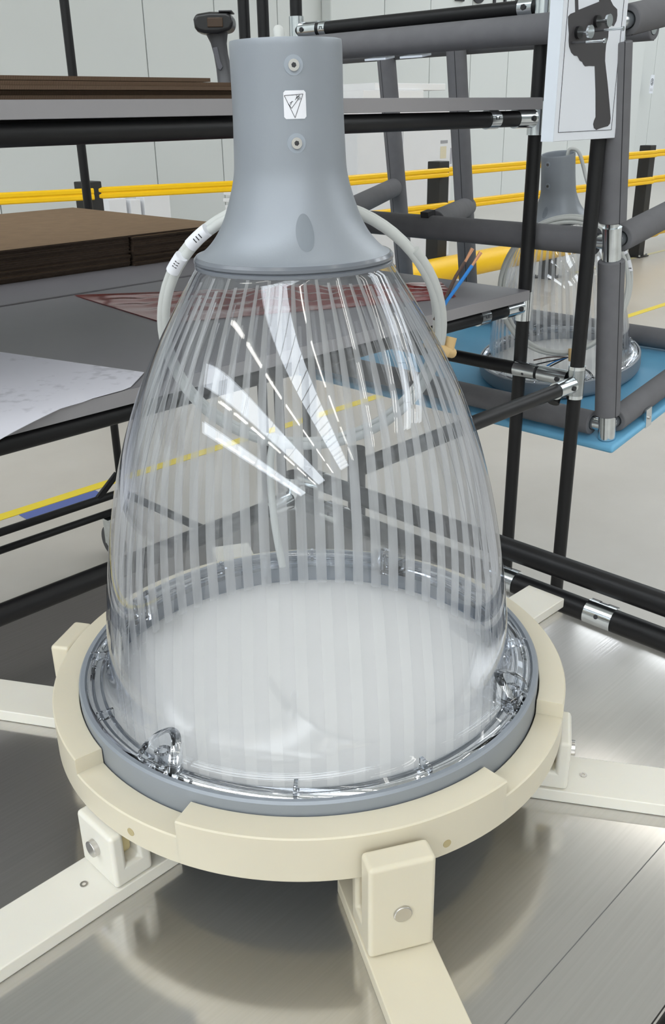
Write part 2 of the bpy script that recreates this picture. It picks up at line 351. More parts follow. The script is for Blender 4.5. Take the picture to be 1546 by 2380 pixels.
def make_lamp(label):
    t = thing('high_bay_lamp', label, 'lamp')
    body = [(.1950,.0),(.1985,.0005),(.2000,-.0015),(.2000,-.028),(.1985,-.034),(.1940,-.040),(.1860,-.0450),(.170,-.047),(.0,-.047),(.0,-.040),(.1900,-.040),(.1930,-.030),(.1950,-.012)]
    MB().lathe(up(body), 160, closed=True).build('housing_ring', M_GREY, t)
    MB().lathe(up([(.1950,-.010),(.1948,-.032),(.1905,-.033)]), 160).build('inner_band', M_GREYI, t)
    d = MB().lathe(up([(.0,-.024),(.03,-.0243),(.08,-.0255),(.14,-.0275),(.180,-.0295),(.1895,-.032),(.1895,-.036),(.0,-.036)]), 160)
    d.build('diffuser', M_WHITE, t)
    # cap: hollow tube flaring down to a skirt
    outer = catmull([(r, 0, z) for r, z in PROF_CAP], 4); outer = [(p.x, p.z) for p in outer]
    inner = [(.0690,.3425),(.0640,.3445),(.052,.357),(.0435,.377),(.0378,.401),(.0352,.44),(.0352,.479),(.0360,.4815)]
    cap = MB().lathe(up(outer + inner), 128, closed=True).build('cap', M_GREY, t)
    MB().lathe(up([(.0,.46),(.0345,.46),(.0345,.455),(.0,.455)]), 48).build('cap_plug', M_BLACKM, cap)
    for z in (.4655, .4185):                                        # recessed button-head screws
        c = on_cap(FRONT, z); nrm = Vector((math.cos(FRONT), math.sin(FRONT), 0))
        sc = MB().tube([c - nrm*.001, c + nrm*.0002], .0062, 32).build('screw_seat', M_GREYI, cap)
        s = MB().tube([c, c + nrm*.0012, c + nrm*.0018], .0036, 28).build('screw', M_STEEL, cap)
        MB().tube([c + nrm*.0015, c + nrm*.00195], .0017, 6).build('screw_socket', M_INK, cap)
    # warning sticker, upside down as the lamp stands inverted
    zc, hw, hh = .4420, .0074, .0086
    def patch(pts, dr): return [on_cap(FRONT + x/.0387, zc + y, dr) for x, y in pts]
    rr = .0013; outl = []
    for cx, cy, a0 in ((hw-rr, hh-rr, 0), (-hw+rr, hh-rr, 90), (-hw+rr, -hh+rr, 180), (hw-rr, -hh+rr, 270)):
        outl += [(cx + rr*math.cos(math.radians(a0+q)), cy + rr*math.sin(math.radians(a0+q))) for q in (0, 30, 60, 90)]
    st = MB()
    xs = [-hw + 2*hw*i/12 for i in range(13)]
    def yext(x):
        e = abs(x) - (hw-rr); return hh if e <= 0 else hh - rr + math.sqrt(max(rr*rr - e*e, 0))
    vs = []
    for x in xs: vs += patch([(x, -yext(x)), (x, yext(x))], .00025)
    st.add(vs, [(2*i, 2*i+2, 2*i+3, 2*i+1) for i in range(12)])
    stk = st.build('warning_sticker', M_LABELW, cap)
    mk = MB()
    def stroke(x0, y0, x1, y1, wd=.00032):
        L = math.hypot(x1-x0, y1-y0); ax, ay = -(y1-y0)/L*wd/2, (x1-x0)/L*wd/2; n = max(2, int(L/.0015)); v = []
        for i in range(n+1):
            q = i/n; x, y = x0+(x1-x0)*q, y0+(y1-y0)*q; v += patch([(x-ax, y-ay), (x+ax, y+ay)], .0005)
        mk.add(v, [(2*i, 2*i+2, 2*i+3, 2*i+1) for i in range(n)])
    A, B_, C_ = (-.0068,.0056), (.0055,.0063), (-.0003,-.0079)
    stroke(*A, *B_); stroke(*B_, *C_); stroke(*C_, *A)
    stroke(-.0024,-.0022, .0030,.0042); stroke(-.0042,.0006,-.0024,-.0022); stroke(-.0034,.0010,-.0012,.0020); stroke(-.0030,-.0002,-.0020,.0022)
    for q in range(3): stroke(.0002+q*.0009, .0028+q*.0009, .0016+q*.0009, .0050+q*.0004); stroke(.0010+q*.0010, .0058-q*.0004, .0022+q*.0010, .0026+q*.0002, .00028)
    mk.build('sticker_print', M_INK, cap)
    # oval blank plug on the flare
    az = FRONT + math.radians(2.0); zc2 = .3625
    pl = []
    for i in range(5):
        q = i/4
        pl.append([on_cap(az + q*math.sin(k*math.pi/16)*(.0062)/cap_r(zc2), zc2 + q*(.0118)*math.cos(k*math.pi/16), .00035 if q < 1 else .00005) for k in range(32)])
    ov = MB(); vs = [p for ring in pl for p in ring]
    ov.add(vs, [(i*32+k, i*32+(k+1)%32, (i+1)*32+(k+1)%32, (i+1)*32+k) for i in range(4) for k in range(32)])
    ov.build('oval_plug', M_OVAL, cap)
    MB().lathe(up([(.0690,.3425),(.0722,.3425),(.0738,.3405),(.0738,.3385),(.0722,.3375),(.0735,.3365),(.0735,.3345),(.0700,.3335),(.066,.3345)]), 128, closed=True).build('joint_ring', pm('smoke_gasket', (.16,.175,.20), .18), t)
    sm = list(PROF_LENS)
    lens = MB().lathe(up(sm), 192).build('lens', M_LENS, t, angle=60, fix=False)
    inn = [(r-.0030, z-.0006) for r, z in sm]
    MB().lathe(up(inn), 192).build('lens_inner_wall', M_LENS, lens, angle=60, fix=False)
    # prism ribs moulded on the inside of the shell
    N = 54; zs = [.020 + (.312-.020)*i/14 for i in range(15)]
    def rib_mesh(ztop):
        mb = MB(); vs = []
        for i in range(15):
            z = -.024 + (ztop+.024)*i/14; r = min(lens_r(max(z, .018)), .1736) - .0036; hwid = math.pi*r/N*.56*(1 - .55*(i/14)**3); hwid = max(hwid, .0006)
            vs += [(r, -hwid, z+LAMP_RIM), (r-.0016, -hwid*.55, z+LAMP_RIM), (r-.0016, hwid*.55, z+LAMP_RIM), (r, hwid, z+LAMP_RIM)]
        mb.add(vs, [(4*i+k, 4*i+k+4, 4*i+k+5, 4*i+k+1) for i in range(14) for k in range(3)]); return mb
    ribs = [rib_mesh(zt).build('rib', M_RIB, lens, angle=60, fix=False) for zt in (.318, .306)]
    for k in range(N):
        o = ribs[k] if k < 2 else ribs[k % 2].copy()
        if k >= 2: COL.objects.link(o)
        o.rotation_euler = (0, 0, 2*math.pi*k/N)
    # clear foot flange lying inside the housing, with short ribs and two screw bosses
    fl = MB().lathe(up([(.1800,-.0030),(.1800,-.0110),(.1938,-.0110),(.1938,-.0030),(.1925,-.0012),(.1905,-.0004),(.1890,-.0016),(.1870,-.0032),(.1845,-.0022),(.1825,-.0014)]), 160, closed=True).build('foot_flange', M_FLANGE, lens)
    for a in (-30, -62, -92, -150, -178, 0, 30, 60, 90, 120, 150):
        o = MB().box(.1795,.1930,-.0014,.0014,LAMP_RIM-.004,LAMP_RIM+.0045).build('flange_web', M_FLANGE, lens); o.rotation_euler = (0,0,math.radians(a))
    for a in (-125.0, -26.0, 64.0, 154.0):
        bo = MB()
        path = [Vector((.1925*1, y, LAMP_RIM+.001)) for y in ()]
        pts = [(.1925,-.0165),(.1855,-.0135),(.1785,-.0095),(.1738,-.0045),(.1725,0),(.1738,.0045),(.1785,.0095),(.1855,.0135),(.1925,.0165)]
        pts = catmull([(x, y, 0) for x, y in pts], 4); v = []
        for i, p in enumerate(pts):
            e = math.sin(math.pi*i/(len(pts)-1)); h = LAMP_RIM + .002 + .018*e**.7
            q = pts[min(i+1, len(pts)-1)] - pts[max(i-1, 0)]; nn = Vector((-q.y, q.x, 0)).normalized()*.0036
            v += [tuple(p + nn + Vector((0,0,LAMP_RIM-.008))), tuple(p + nn + Vector((0,0,h))), tuple(p - nn + Vector((0,0,h))), tuple(p - nn + Vector((0,0,LAMP_RIM-.008)))]
        m_ = len(pts)
        bo.add(v, [(4*i+k, 4*i+(k+1)%4, 4*(i+1)+(k+1)%4, 4*(i+1)+k) for i in range(m_-1) for k in range(4)] + [(0,1,2,3), (4*m_-1,4*m_-2,4*m_-3,4*m_-4)])
        bo = bo.build('screw_boss', M_FLANGE, lens, angle=50); bo.rotation_euler = (0,0,math.radians(a))
        sp = MB().pipe((.1835,0,LAMP_RIM-.006), (.1835,0,LAMP_RIM+.009), .0066, .0030, 20).build('boss_sleeve', M_FLANGE, lens); sp.rotation_euler = (0,0,math.radians(a))
    return t

LX, LY, LZ = -.0225, .69619, 1.0624
lamp = make_lamp('large clear ribbed pendant lamp with grey cap standing upside down in the cream ring')
lamp.location = (LX, LY, LZ - LAMP_RIM); lamp.rotation_euler = (0, -.0072, 0)
lamp2 = copy_tree(lamp)

def coil_pts(c, ax, ay, rx, ry, turns, nrm, jit, spread, start=0.0, seed=3, n=72):
    rnd = random.Random(seed); out = []
    ph = [rnd.uniform(0, 6.28) for _ in range(4)]
    for i in range(int(turns*n)+1):
        a = start + 2*math.pi*i/n; t = i/n
        k = 1 + jit*math.sin(t*2.3+ph[0]) + jit*.6*math.sin(a*2+ph[1]+t)
        out.append(c + ax*(rx*k*math.cos(a)) + ay*(ry*k*math.sin(a)) + nrm*(spread*math.sin(t*3.1+ph[2])))
    return out

# cable of the big lamp: hangs behind the shell, leaning on it, ends in stripped wires
def V(*a): return Vector(a)
cpar = lamp
ax = V(1,0,0); ay = V(0,-math.sin(math.radians(25)),math.cos(math.radians(25))); nr = ay.cross(ax)   # local axes of the tilted loop plane
cc = V(.000,.121,LAMP_RIM+.252)
loop = coil_pts(cc, ax, ay, .124, .134, 2.9, V(0,1,0), .012, .007, start=math.radians(80))
lead = catmull([(-.004,.024,LAMP_RIM+.470),(-.006,.034,LAMP_RIM+.4905),(-.004,.046,LAMP_RIM+.470),(.004,.056,LAMP_RIM+.425)] + [tuple(loop[0])], 6)
cab = MB().tube(lead[:-1] + loop, .0040, 14).build('cable', M_CABLE, cpar)
tail = catmull([(-.030,.150,LAMP_RIM+.150),(-.036,.135,LAMP_RIM+.125),(-.034,.122,LAMP_RIM+.07),(-.028,.118,LAMP_RIM+.022)], 6)
MB().tube(tail, .0038, 12).build('cable_tail', M_CABLE, cab)
def on_loop(a, off=0.0): return cc + ax*(.125+off)*math.cos(a) + ay*(.135+off)*math.sin(a)
for a0, a1 in ((2.18, 2.34), (2.44, 2.57)):                         # printed sleeves
    MB().tube([on_loop(a0 + (a1-a0)*k/5) + V(0,-.006,0) for k in range(6)], .0056, 18).build('cable_label', M_LABELW, cab)
    mk = MB()
    for k in range(3):
        p = on_loop(a0 + (a1-a0)*(.35+.15*k)) + V(0,-.006,0); tt = (on_loop(a1)-on_loop(a0)).normalized(); sd = tt.cross(V(0,-1,0)).normalized()
        mk.obox(p + V(0,-.0057,0) - sd*.002, p + V(0,-.0057,0) + sd*.002, .0009, .0004, (0,1,0))
    mk.build('cable_print', M_INK, cab)
tp = on_loop(-.10)                                                  # rubber tie on the right of the loop
MB().tube([tp + V(-.012,-.004,.004), tp + V(-.004,-.010,.001), tp + V(.006,-.010,-.004), tp + V(.012,-.002,-.007)], .0048, 12).build('cable_tie', M_TIE, cab)
MB().tube([tp + V(-.009,-.006,.000), tp + V(-.007,-.007,.013)], .0042, 12).build('cable_tie', M_TIE, cab)
MB().tube([tp + V(.008,-.006,-.004), tp + V(.011,-.004,.008)], .0048, 12).build('cable_tie', M_TIE, cab)
ws = on_loop(.16)
wb = MB().tube([ws + V(-.004,0,-.004), ws + V(.006,0,.012), ws + V(.019,0,.030), ws + V(.0265,0,.041)], .0016, 10).build('wire', M_BLUE, cab); wb['label'] = 'blue stripped wire'
MB().tube([ws + V(.0265,0,.041), ws + V(.0335,0,.052)], .0011, 8, r2=.0017).build('copper_end', M_COPPER, cab)
wn = MB().tube([ws + V(-.005,.002,-.006), ws + V(.003,.002,.010), ws + V(.013,.002,.032), ws + V(.0205,.002,.044)], .0016, 10).build('wire', M_BROWN, cab); wn['label'] = 'brown stripped wire'
MB().tube([ws + V(.0205,.002,.044), ws + V(.0265,.002,.055)], .0011, 8, r2=.0017).build('copper_end', M_COPPER, cab)

# ------------------------------------------------------------------ cream fixture ring
RZ0, RHI, RLO = -.049, -.0105, -.0240
def ring_top(a):
    a = (math.degrees(a) + 180) % 360 - 180
    return RLO if (-49.0 <= a <= -20.0) or (-142.5 <= a <= -114.0) else RHI
rt = thing('fixture_ring', 'thick cream plastic ring with two notches cradling the big clear lamp', 'ring', (LX, LY, LZ))
cuts = [-142.5, -114.0, -49.0, -20.0, 217.5]
rb = MB()
for a0, a1 in zip(cuts, cuts[1:]):
    n = max(6, int((a1-a0)/2)); hi = ring_top(math.radians((a0+a1)/2))
    prof = [(.2010, hi-.0004),(.2014, hi),(.2220, hi),(.2230, hi-.001),(.2230, RZ0+.001),(.2222, RZ0),(.172, RZ0),(.176,-.0470),(.1880,-.0462),(.1965,-.0415),(.2010,-.0345)]
    rb.lathe(prof, n, closed=True, arc=(math.radians(a0), math.radians(a1)))
rb.build('ring_body', M_CREAM, rt)
for a in (-63.5, -125.0, 15.0, 100.0):
    c = V(.2232*math.cos(math.radians(a)), .2232*math.sin(math.radians(a)), -.0385); nn = V(math.cos(math.radians(a)), math.sin(math.radians(a)), 0)
    MB().tube([c - nn*.002, c + nn*.0001], .0033, 20).build('pilot_hole_shade', M_HOLE, rt)  # darker tan disc without a recess: the hole's shade is put into its colour

# ------------------------------------------------------------------ support arms with clevis blocks (lie on the plate)
PLATE_Z = LZ - .112
HX, HY = LX, LY
arm_defs = [(-74.6, .385, .2463, .0925, .049, 'front', 'cream support arm with tall clevis block nearest the camera, pointing down out of the picture'),
            (-13.4, .375, .2315, .0612, .040, 'right', 'white support arm with low clevis at the right, its steel pin seen from the side'),
            (-135.2, .43, .2290, .0612, .040, 'left', 'white support arm and low clevis block at the lower left with round steel pin'),
            (165.6, .47, .2470, .0950, .049, 'farleft', 'white support arm running under the ring to the left edge of the picture'),
            (44.6, .394, .2470, .0925, .049, 'back', 'short cream arm end beside the black tube behind the ring at the right'),
            (105.5, .44, .2300, .0612, .040, 'hidden', 'cream support arm behind the lamp, seen only through the clear shell')]
for ang, rend, r1, top, zc, nm, lab in arm_defs:
    t = thing('support_arm', lab, 'arm', (HX, HY, PLATE_Z), math.radians(ang), 'six arms under the fixture ring')
    hw = .025; tall = top > .08
    MB().box(.17, rend, -hw, hw, 0, .012).build('arm_bar', M_CREAM2 if nm != 'front' else M_CREAM, t, bevel=.0012)
    cm = M_CREAM if nm in ('front', 'farleft') else M_CREAM2
    if nm == 'back': continue
    lg = .0195 if tall else .0115
    r0 = r1 - lg - .022
    inn = .0612
    poly = [(r0,.0121),(r1,.0121),(r1,top),(r1-lg,top),(r1-lg,.030),(r0+.011,.030),(r0+.011,inn),(r0,inn)]
    MB().prism(poly, ((0,0,0),(1,0,0),(0,0,1),(0,-1,0)), -hw+.001, hw-.001).build('clevis_block', cm, t, bevel=.0035, seg=3)
    out = .002 if nm == 'front' else .0048
    MB().tube([(r1-lg+.002,0,zc),(r1+out,0,zc)], .0066, 28).build('pin', M_STEEL, t, bevel=.0008)
    MB().tube([(r0+.012,0,zc-.002),(r1-lg-.001,0,zc-.002)], .0135, 32).build('roller', M_ROLL, t)
    if nm != 'front': MB().pipe((r1+.014,0,.0119),(r1+.014,0,.0127), .0030, .0016, 18).build('arm_screw', M_STEEL, t)

# ------------------------------------------------------------------ workbench: brushed plate on black tubes
wb_ = uwthing('workbench', 'aluminium topped bench with black tube frame under the fixture ring', 'workbench', .45, .54, 0)
def L(u, w, z): return (u-.45, w-.54, z)
PU0, PU1, PW0, PW1 = .03, .857, .147, .938
pz = PLATE_Z
pl = MB().box(PU0-.45, PU1-.45, PW0-.54, PW1-.54, pz-.004, pz-.0002).build('plate', M_PLATE, wb_)
MB().obox(L(PU0+.01, .2155, pz-.0001), L(PU1, .2155, pz-.0001), .0006, .0004).build('scribed_line', pm('scribe', (.12,.12,.12), .6), pl)
RT = .014
def tubepart(name, a, b, parent, m=M_BLACK, r=RT): return MB().tube([a, b], r, 24).build(name, m, parent)
tubepart('tube', L(.906, -.2, pz-.015), L(.906, .975, pz-.015), wb_)
tubepart('tube', L(.914, -.2, pz+.0255), L(.914, .975, pz+.0255), wb_)
tubepart('tube', L(-.2, .990, pz-.015), L(.89, .990, pz-.015), wb_)
tubepart('tube', L(-.2, .134, pz-.018), L(.90, .134, pz-.012), wb_)
tubepart('tube', L(PU0, .134, pz-.018), L(PU0, .98, pz-.018), wb_)
for u in (PU0, .906):
    for w in (.134, .990):
        tubepart('leg', L(u, w, .0), L(u, w, pz+.03 if w > .5 and u > .5 else pz), wb_)
        MB().pipe(L(u, w, pz-.03), L(u, w, pz+.025), .0168, .0141).build('corner_joint', M_ZINC, wb_)
def clip(a, b, parent, name='pipe_clip', ro=.0163, ri=.0141, hole=None, seam=(0,0,1)):
    a, b = Vector(a), Vector(b); o = MB().pipe(a, b, ro, ri, 32).build(name, M_ZINC, parent)
    t = (b-a).normalized(); sv = Vector(seam); sv = (sv - t*sv.dot(t)).normalized(); sd = t.cross(sv)
    sm = MB(); Ln = (b-a).length; m = a + sv*(ro+.0004)                # interlocking seam of the split sleeve
    for q0, q1, off in ((0,.35,.002), (.35,.65,-.003), (.65,1,.002)): sm.obox(m + t*(Ln*q0) + sd*off, m + t*(Ln*q1) + sd*off, .0009, .0006, sv)
    for q in (.35,.65): sm.obox(m + t*(Ln*q) + sd*.002, m + t*(Ln*q) - sd*.003, .0009, .0006, sv)
    sm.build('clip_seam', M_INK, o)
    if hole is not None:
        hv = Vector(hole); hv = (hv - t*hv.dot(t)).normalized(); c = (a+b)/2
        MB().tube([c + hv*(ro-.001), c + hv*(ro+.0003)], .0028, 16).build('clip_hole', M_INK, o)
    return o
for w in (.4485, .588, .90): clip(L(.906, w-.018, pz-.015), L(.906, w+.018, pz-.015), wb_, hole=(-1,.2,.35), seam=(.35,0,1))
MB().pipe(L(.914,.93,pz+.0255), L(.914,.975,pz+.0255), .0165,.0141).build('corner_joint', M_ZINC, wb_)
MB().pipe(L(.84,.990,pz-.015), L(.89,.990,pz-.015), .0165,.0141).build('corner_joint', M_ZINC, wb_)
# ------------------------------------------------------------------ black tube racks behind
def rack(label, u, w, name='tube_rack'): return uwthing(name, label, 'rack', u, w, 0)
RU = 1.645
def joint_T(parent, post, direction, z, ln=.075):                   # zinc clamp where a bar meets an upright
    p = Vector((*post, z)); d = Vector(direction).normalized()
    MB().pipe(p + d*.018, p + d*ln, .0168, .0140, 28).build('bar_joint', M_ZINC, parent)
    o = MB().pipe(p - V(0,0,.030), p + V(0,0,.030), .0170, .0141, 28).build('post_joint', M_ZINC, parent)
    sd = d.cross(V(0,0,1)); sg = -1 if sd.dot(V(0,-1,0)) < 0 else 1
    c = p + d*.034
    for s in (1, -1): MB().tube([c + sd*(s*.0135), c + sd*(s*.0195)], .0055, 6).build('joint_bolt', M_BLACKM, o)
rA = rack('black tube rack with two grey shelf boards behind the lamp', 1.2, 1.4)
def A(u, w, z): return (u-1.2, w-1.4, z)
for u, w, zt in ((RU, 1.068, 2.3), (RU, 1.735, 2.3), (-.1, 1.068, 2.3), (-.1, 1.735, 2.3)):
    tubepart('post', A(u, w, .0), A(u, w, zt), rA)
for z, zb in ((1.157, 1.1215), (1.518, 1.4815)):
    b = MB().box(-.55-1.2, RU-.012-1.2, 1.050-1.4, 1.742-1.4, z-.021, z).build('shelf_board', [M_SHELF], rA, bevel=.0012, seg=1)
    MB().box(-.55-1.2, RU-.0115-1.2, 1.0488-1.4, 1.0501-1.4, z-.0205, z-.0005).build('edge_band', M_SHELFE, b)
    tubepart('shelf_tube', A(-.6, 1.068, zb), A(RU-.02, 1.068, zb), rA)
    tubepart('shelf_tube', A(-.6, 1.735, zb), A(RU-.02, 1.735, zb), rA)
    joint_T(rA, A(RU, 1.068, 0)[:2], (-1,0,0), zb)
    clip(A(RU-.135, 1.068, zb), A(RU-.165, 1.068, zb), rA, seam=(0,-1,.2))
tubepart('side_tube', A(RU, 1.068, 1.672), A(RU, 1.735, 1.672), rA)
joint_T(rA, A(RU, 1.735, 0)[:2], (0,-1,0), 1.672); joint_T(rA, A(RU, 1.068, 0)[:2], (0,1,0), 1.672, .05)
clip(A(RU, 1.650, 1.672), A(RU, 1.630, 1.672), rA, seam=(-1,0,0))
tubepart('side_tube', A(RU, 1.068, 1.115), A(RU, 1.735, 1.115), rA)
# lower step of the rack, in front: upright beside the tool board, two bars at bench height
rC = rA
def Cc(u, w, z): return A(u, w, z)
PC = (1.626, .920)
tubepart('post', Cc(*PC, 0), Cc(*PC, 1.9), rC); tubepart('post', Cc(.975, .920, 0), Cc(.975, .920, 1.02), rC); tubepart('post', Cc(1.626, 1.70, 0), Cc(1.626, 1.70, 1.02), rC)
tubepart('bar', Cc(PC[0]-.02, PC[1], .985), Cc(.975, PC[1], .985), rC); tubepart('bar', Cc(PC[0]-.0, PC[1]+.02, .992), Cc(PC[0], 1.70, .992), rC)
joint_T(rC, Cc(*PC, 0)[:2], (-1,0,0), .985); joint_T(rC, Cc(*PC, 0)[:2], (0,1,0), .992, .085)
clip(Cc(PC[0], PC[1]+.092, .992), Cc(PC[0], PC[1]+.145, .992), rC, hole=(-1,0,-.3), seam=(-.2,0,1))
MB().tube([Cc(PC[0]-.005, PC[1]+.035, .975), Cc(PC[0]-.03, PC[1]+.03, .945)], .0125, 18).build('stub', M_BLACK, rC)
# rear rack with the cardboard
rB = rack('black tube rack on castors further back, holding the cardboard stack', 1.2, 2.3)
def Bb(u, w, z): return (u-1.2, w-2.3, z)
for u, w in ((RU, 1.850), (RU, 1.920), (RU, 2.735), (-.4, 1.85), (-.4, 2.735)): tubepart('post', Bb(u, w, .16), Bb(u, w, 2.3), rB)
b = MB().box(-.6-1.2, RU-.03-1.2, 1.760-2.3, 2.80-2.3, 1.136, 1.157).build('shelf_board', M_SHELF, rB, bevel=.001, seg=1)
MB().box(-.6-1.2, RU-.03-1.2, 1.7585-2.3, 1.7601-2.3, 1.1365, 1.1565).build('edge_band', M_SHELFE, b)
for w in (1.85, 2.735): tubepart('shelf_tube', Bb(-.6, w, 1.121), Bb(RU, w, 1.121), rB)
tubepart('base_tube', Bb(-.6, 2.735, .235), Bb(RU, 2.735, .235), rB); tubepart('base_tube', Bb(-.6, 2.735, .172), Bb(RU, 2.735, .172), rB, r=.013)
tubepart('base_tube', Bb(RU, 1.85, .235), Bb(RU, 2.735, .235), rB)
tubepart('brace', Bb(RU-.012, 2.735, .31), Bb(RU-.10, 2.735, .24), rB, r=.012)
for u, w in ((RU-.06, 2.735), (-.35, 2.735), (RU-.03, 1.88)):
    cst = MB().tube([Bb(u-.012, w-.0, .060), Bb(u+.016, w, .060)], .060, 32).build('castor_wheel', M_SCAN, rB)
    MB().tube([Bb(u-.018, w, .060), Bb(u+.022, w, .060)], .022, 20).build('castor_hub', M_ZINC, cst)
    MB().box(u-.020-1.2, u-.016-1.2, w-.022-2.3, w+.022-2.3, .05, .150).box(u+.020-1.2, u+.024-1.2, w-.022-2.3, w+.022-2.3, .05, .150).box(u-.03-1.2, u+.034-1.2, w-.03-2.3, w+.03-2.3, .150, .158).build('castor_fork', M_ZINC, rB)
bp = uwthing('blue_sheet', 'small blue paper lying on the floor below the rear rack', 'paper', 1.72, 3.30, .0)
MB().box(-.20,.16,-.045,.045,.0008,.0016).build('sheet', pm('blue_paper', (.10,.14,.38), .7), bp)

# ------------------------------------------------------------------ cardboard
def cardboard(label, name, u0, u1, w0, w1, z, n, th, jit, group=None, edge=M_CARDE):
    t = uwthing(name, label, 'cardboard', (u0+u1)/2, (w0+w1)/2, z, group); rnd = random.Random(int(u0*1000)+n)
    hu, hv = (u1-u0)/2, (w1-w0)/2
    for k in range(n):
        a, b_ = rnd.uniform(-jit, jit), rnd.uniform(-jit, jit)
        mb = MB().box(-hu+a, hu+a, -hv+b_, hv+b_, k*th+.0002, (k+1)*th-.0003)
        mb.m = [1,0,1,1,1,1] if True else mb.m
        mb.m[0] = 0
        mb.build('cardboard_sheet', [M_CARD, edge], t)
    return t
cardboard('thick stack of brown cardboard sheets on the rear rack, left of its seam', 'cardboard_stack',   .20, 1.294, 1.985, 2.78, 1.1572, 15, .0046, .0025)
cardboard('thick brown cardboard stack on the rear rack, right of the seam, against the lamp cap', 'cardboard_stack', 1.300, 1.605, 1.975, 2.70, 1.1572, 15, .0046, .0025)
cardboard('wide brown cardboard sheet lying on top of both cardboard stacks of the rear rack', 'cardboard_sheet', .19, 1.604, 1.98, 2.76, 1.1572 + 15*.0046 + .0002, 1, .0046, 0)
# thin flat stack on the upper shelf, fluted edges showing
def mat_flute():
    m, nt, p, out = base('fluted_edge'); N = nt.nodes.new; K = nt.links.new
    p.inputs['Roughness'].default_value = .85; p.inputs['Specular IOR Level'].default_value = .2
    tc = N('ShaderNodeTexCoord'); mp = N('ShaderNodeMapping'); mp.inputs['Scale'].default_value = (150, 4, 4); K(tc.outputs['Object'], mp.inputs[0])
    w = N('ShaderNodeTexWave'); w.inputs['Scale'].default_value = 1.0; w.inputs['Distortion'].default_value = 2.0; K(mp.outputs[0], w.inputs['Vector'])
    cr = N('ShaderNodeValToRGB'); cr.color_ramp.elements[0].color = (.07,.046,.03,1); cr.color_ramp.elements[1].color = (.15,.10,.068,1); K(w.outputs['Fac'], cr.inputs[0]); K(cr.outputs[0], p.inputs['Base Color']); return m
M_FLUTE = mat_flute()
cardboard('flat brown cardboard sheets with fluted edges on the upper shelf beside the scanner', 'cardboard_stack', .14, .98, 1.075, 1.65, 1.5182, 4, .0052, .010, edge=M_FLUTE)
cardboard('single short cardboard sheet topmost on the upper shelf stack', 'cardboard_sheet', .10, .86, 1.08, 1.60, 1.5392, 1, .0052, .0, edge=M_FLUTE)

# ------------------------------------------------------------------ papers and red film on the shelf
def sheet_grid(name, m, parent, fn, nx, ny, th=.0008):
    mb = MB(); top = [fn(i/nx, j/ny) for i in range(nx+1) for j in range(ny+1)]; n = len(top)
    vs = [Vector(p) + V(0,0,th) for p in top] + [Vector(p) for p in top]; q = ny+1; fs = []
    for i in range(nx):
        for j in range(ny): a = i*q+j; fs += [(a, a+q, a+q+1, a+1), (n+a, n+a+1, n+a+q+1, n+a+q)]
    for i in range(nx): fs += [(i*q, n+i*q, n+(i+1)*q, (i+1)*q), (i*q+ny, (i+1)*q+ny, n+(i+1)*q+ny, n+i*q+ny)]
    for j in range(ny): fs += [(j, j+1, n+j+1, n+j), (nx*q+j, n+nx*q+j, n+nx*q+j+1, nx*q+j+1)]
    mb.add(vs, fs); return mb.build(name, m, parent, angle=60)
pp = uwthing('drawing_sheet', 'large white paper with faint pencil sketches hanging over the shelf edge', 'paper', .50, 1.20, 1.1575)
def paper_fn(s, t):
    # corners (u,w): far-left, far-right, near-right, near-left beyond the shelf edge
    a = V(.55,1.70,0).lerp(V(.722,1.102,0), s); ky = [(0,.722,1.102),(.18,.662,1.050),(.45,.555,1.043),(.7,.46,1.012),(1,.30,.960)]
    q = 0
    while q < 3 and t > ky[q+1][0]: q += 1
    f = (t-ky[q][0])/(ky[q+1][0]-ky[q][0]); nb = V(ky[q][1],ky[q][2],0).lerp(V(ky[q+1][1],ky[q+1][2],0), f)
    p = V(.55,1.70,0).lerp(V(.02,1.30,0), t).lerp(nb, s)
    z = .0012 + .004*math.sin(5*s+2*t)*math.sin(math.pi*t)
    over = max(0, 1.046 - p.y); z -= over*over*3 + over*.18
    z = max(z, .0006) if p.y > 1.046 else z
    return (p.x-.50, p.y-1.20, z)
sheet_grid('sheet', M_SKETCH, pp, paper_fn, 24, 24)
fm = uwthing('red_film', 'crumpled translucent red plastic film lying on the shelf behind the lamp', 'plastic film', 1.2, 1.4, 1.1575)
def film_fn(s, t):
    a = V(.985,1.735,0).lerp(V(1.610,1.235,0), s); b = V(.945,1.36,0).lerp(V(1.49,1.10,0), s); p = a.lerp(b, t)
    e = math.sin(math.pi*min(max(s,0),1))*math.sin(math.pi*min(max(t,0),1))
    rs = (1 - min(1, max(0, (s-.8)/.2))**2*.06)
    z = .0012 + e*(.012 + .006*math.sin(23*s+7*t) + .005*math.sin(31*t-9*s) + .003*math.sin(61*s+40*t))
    c = V(1.25,1.38,0); p = c + (p-c)*rs
    p.y = min(p.y, 1.732)
    return (p.x-1.2, p.y-1.4, max(z, .0008))
sheet_grid('film', M_FILMR, fm, film_fn, 44, 30, .0003)

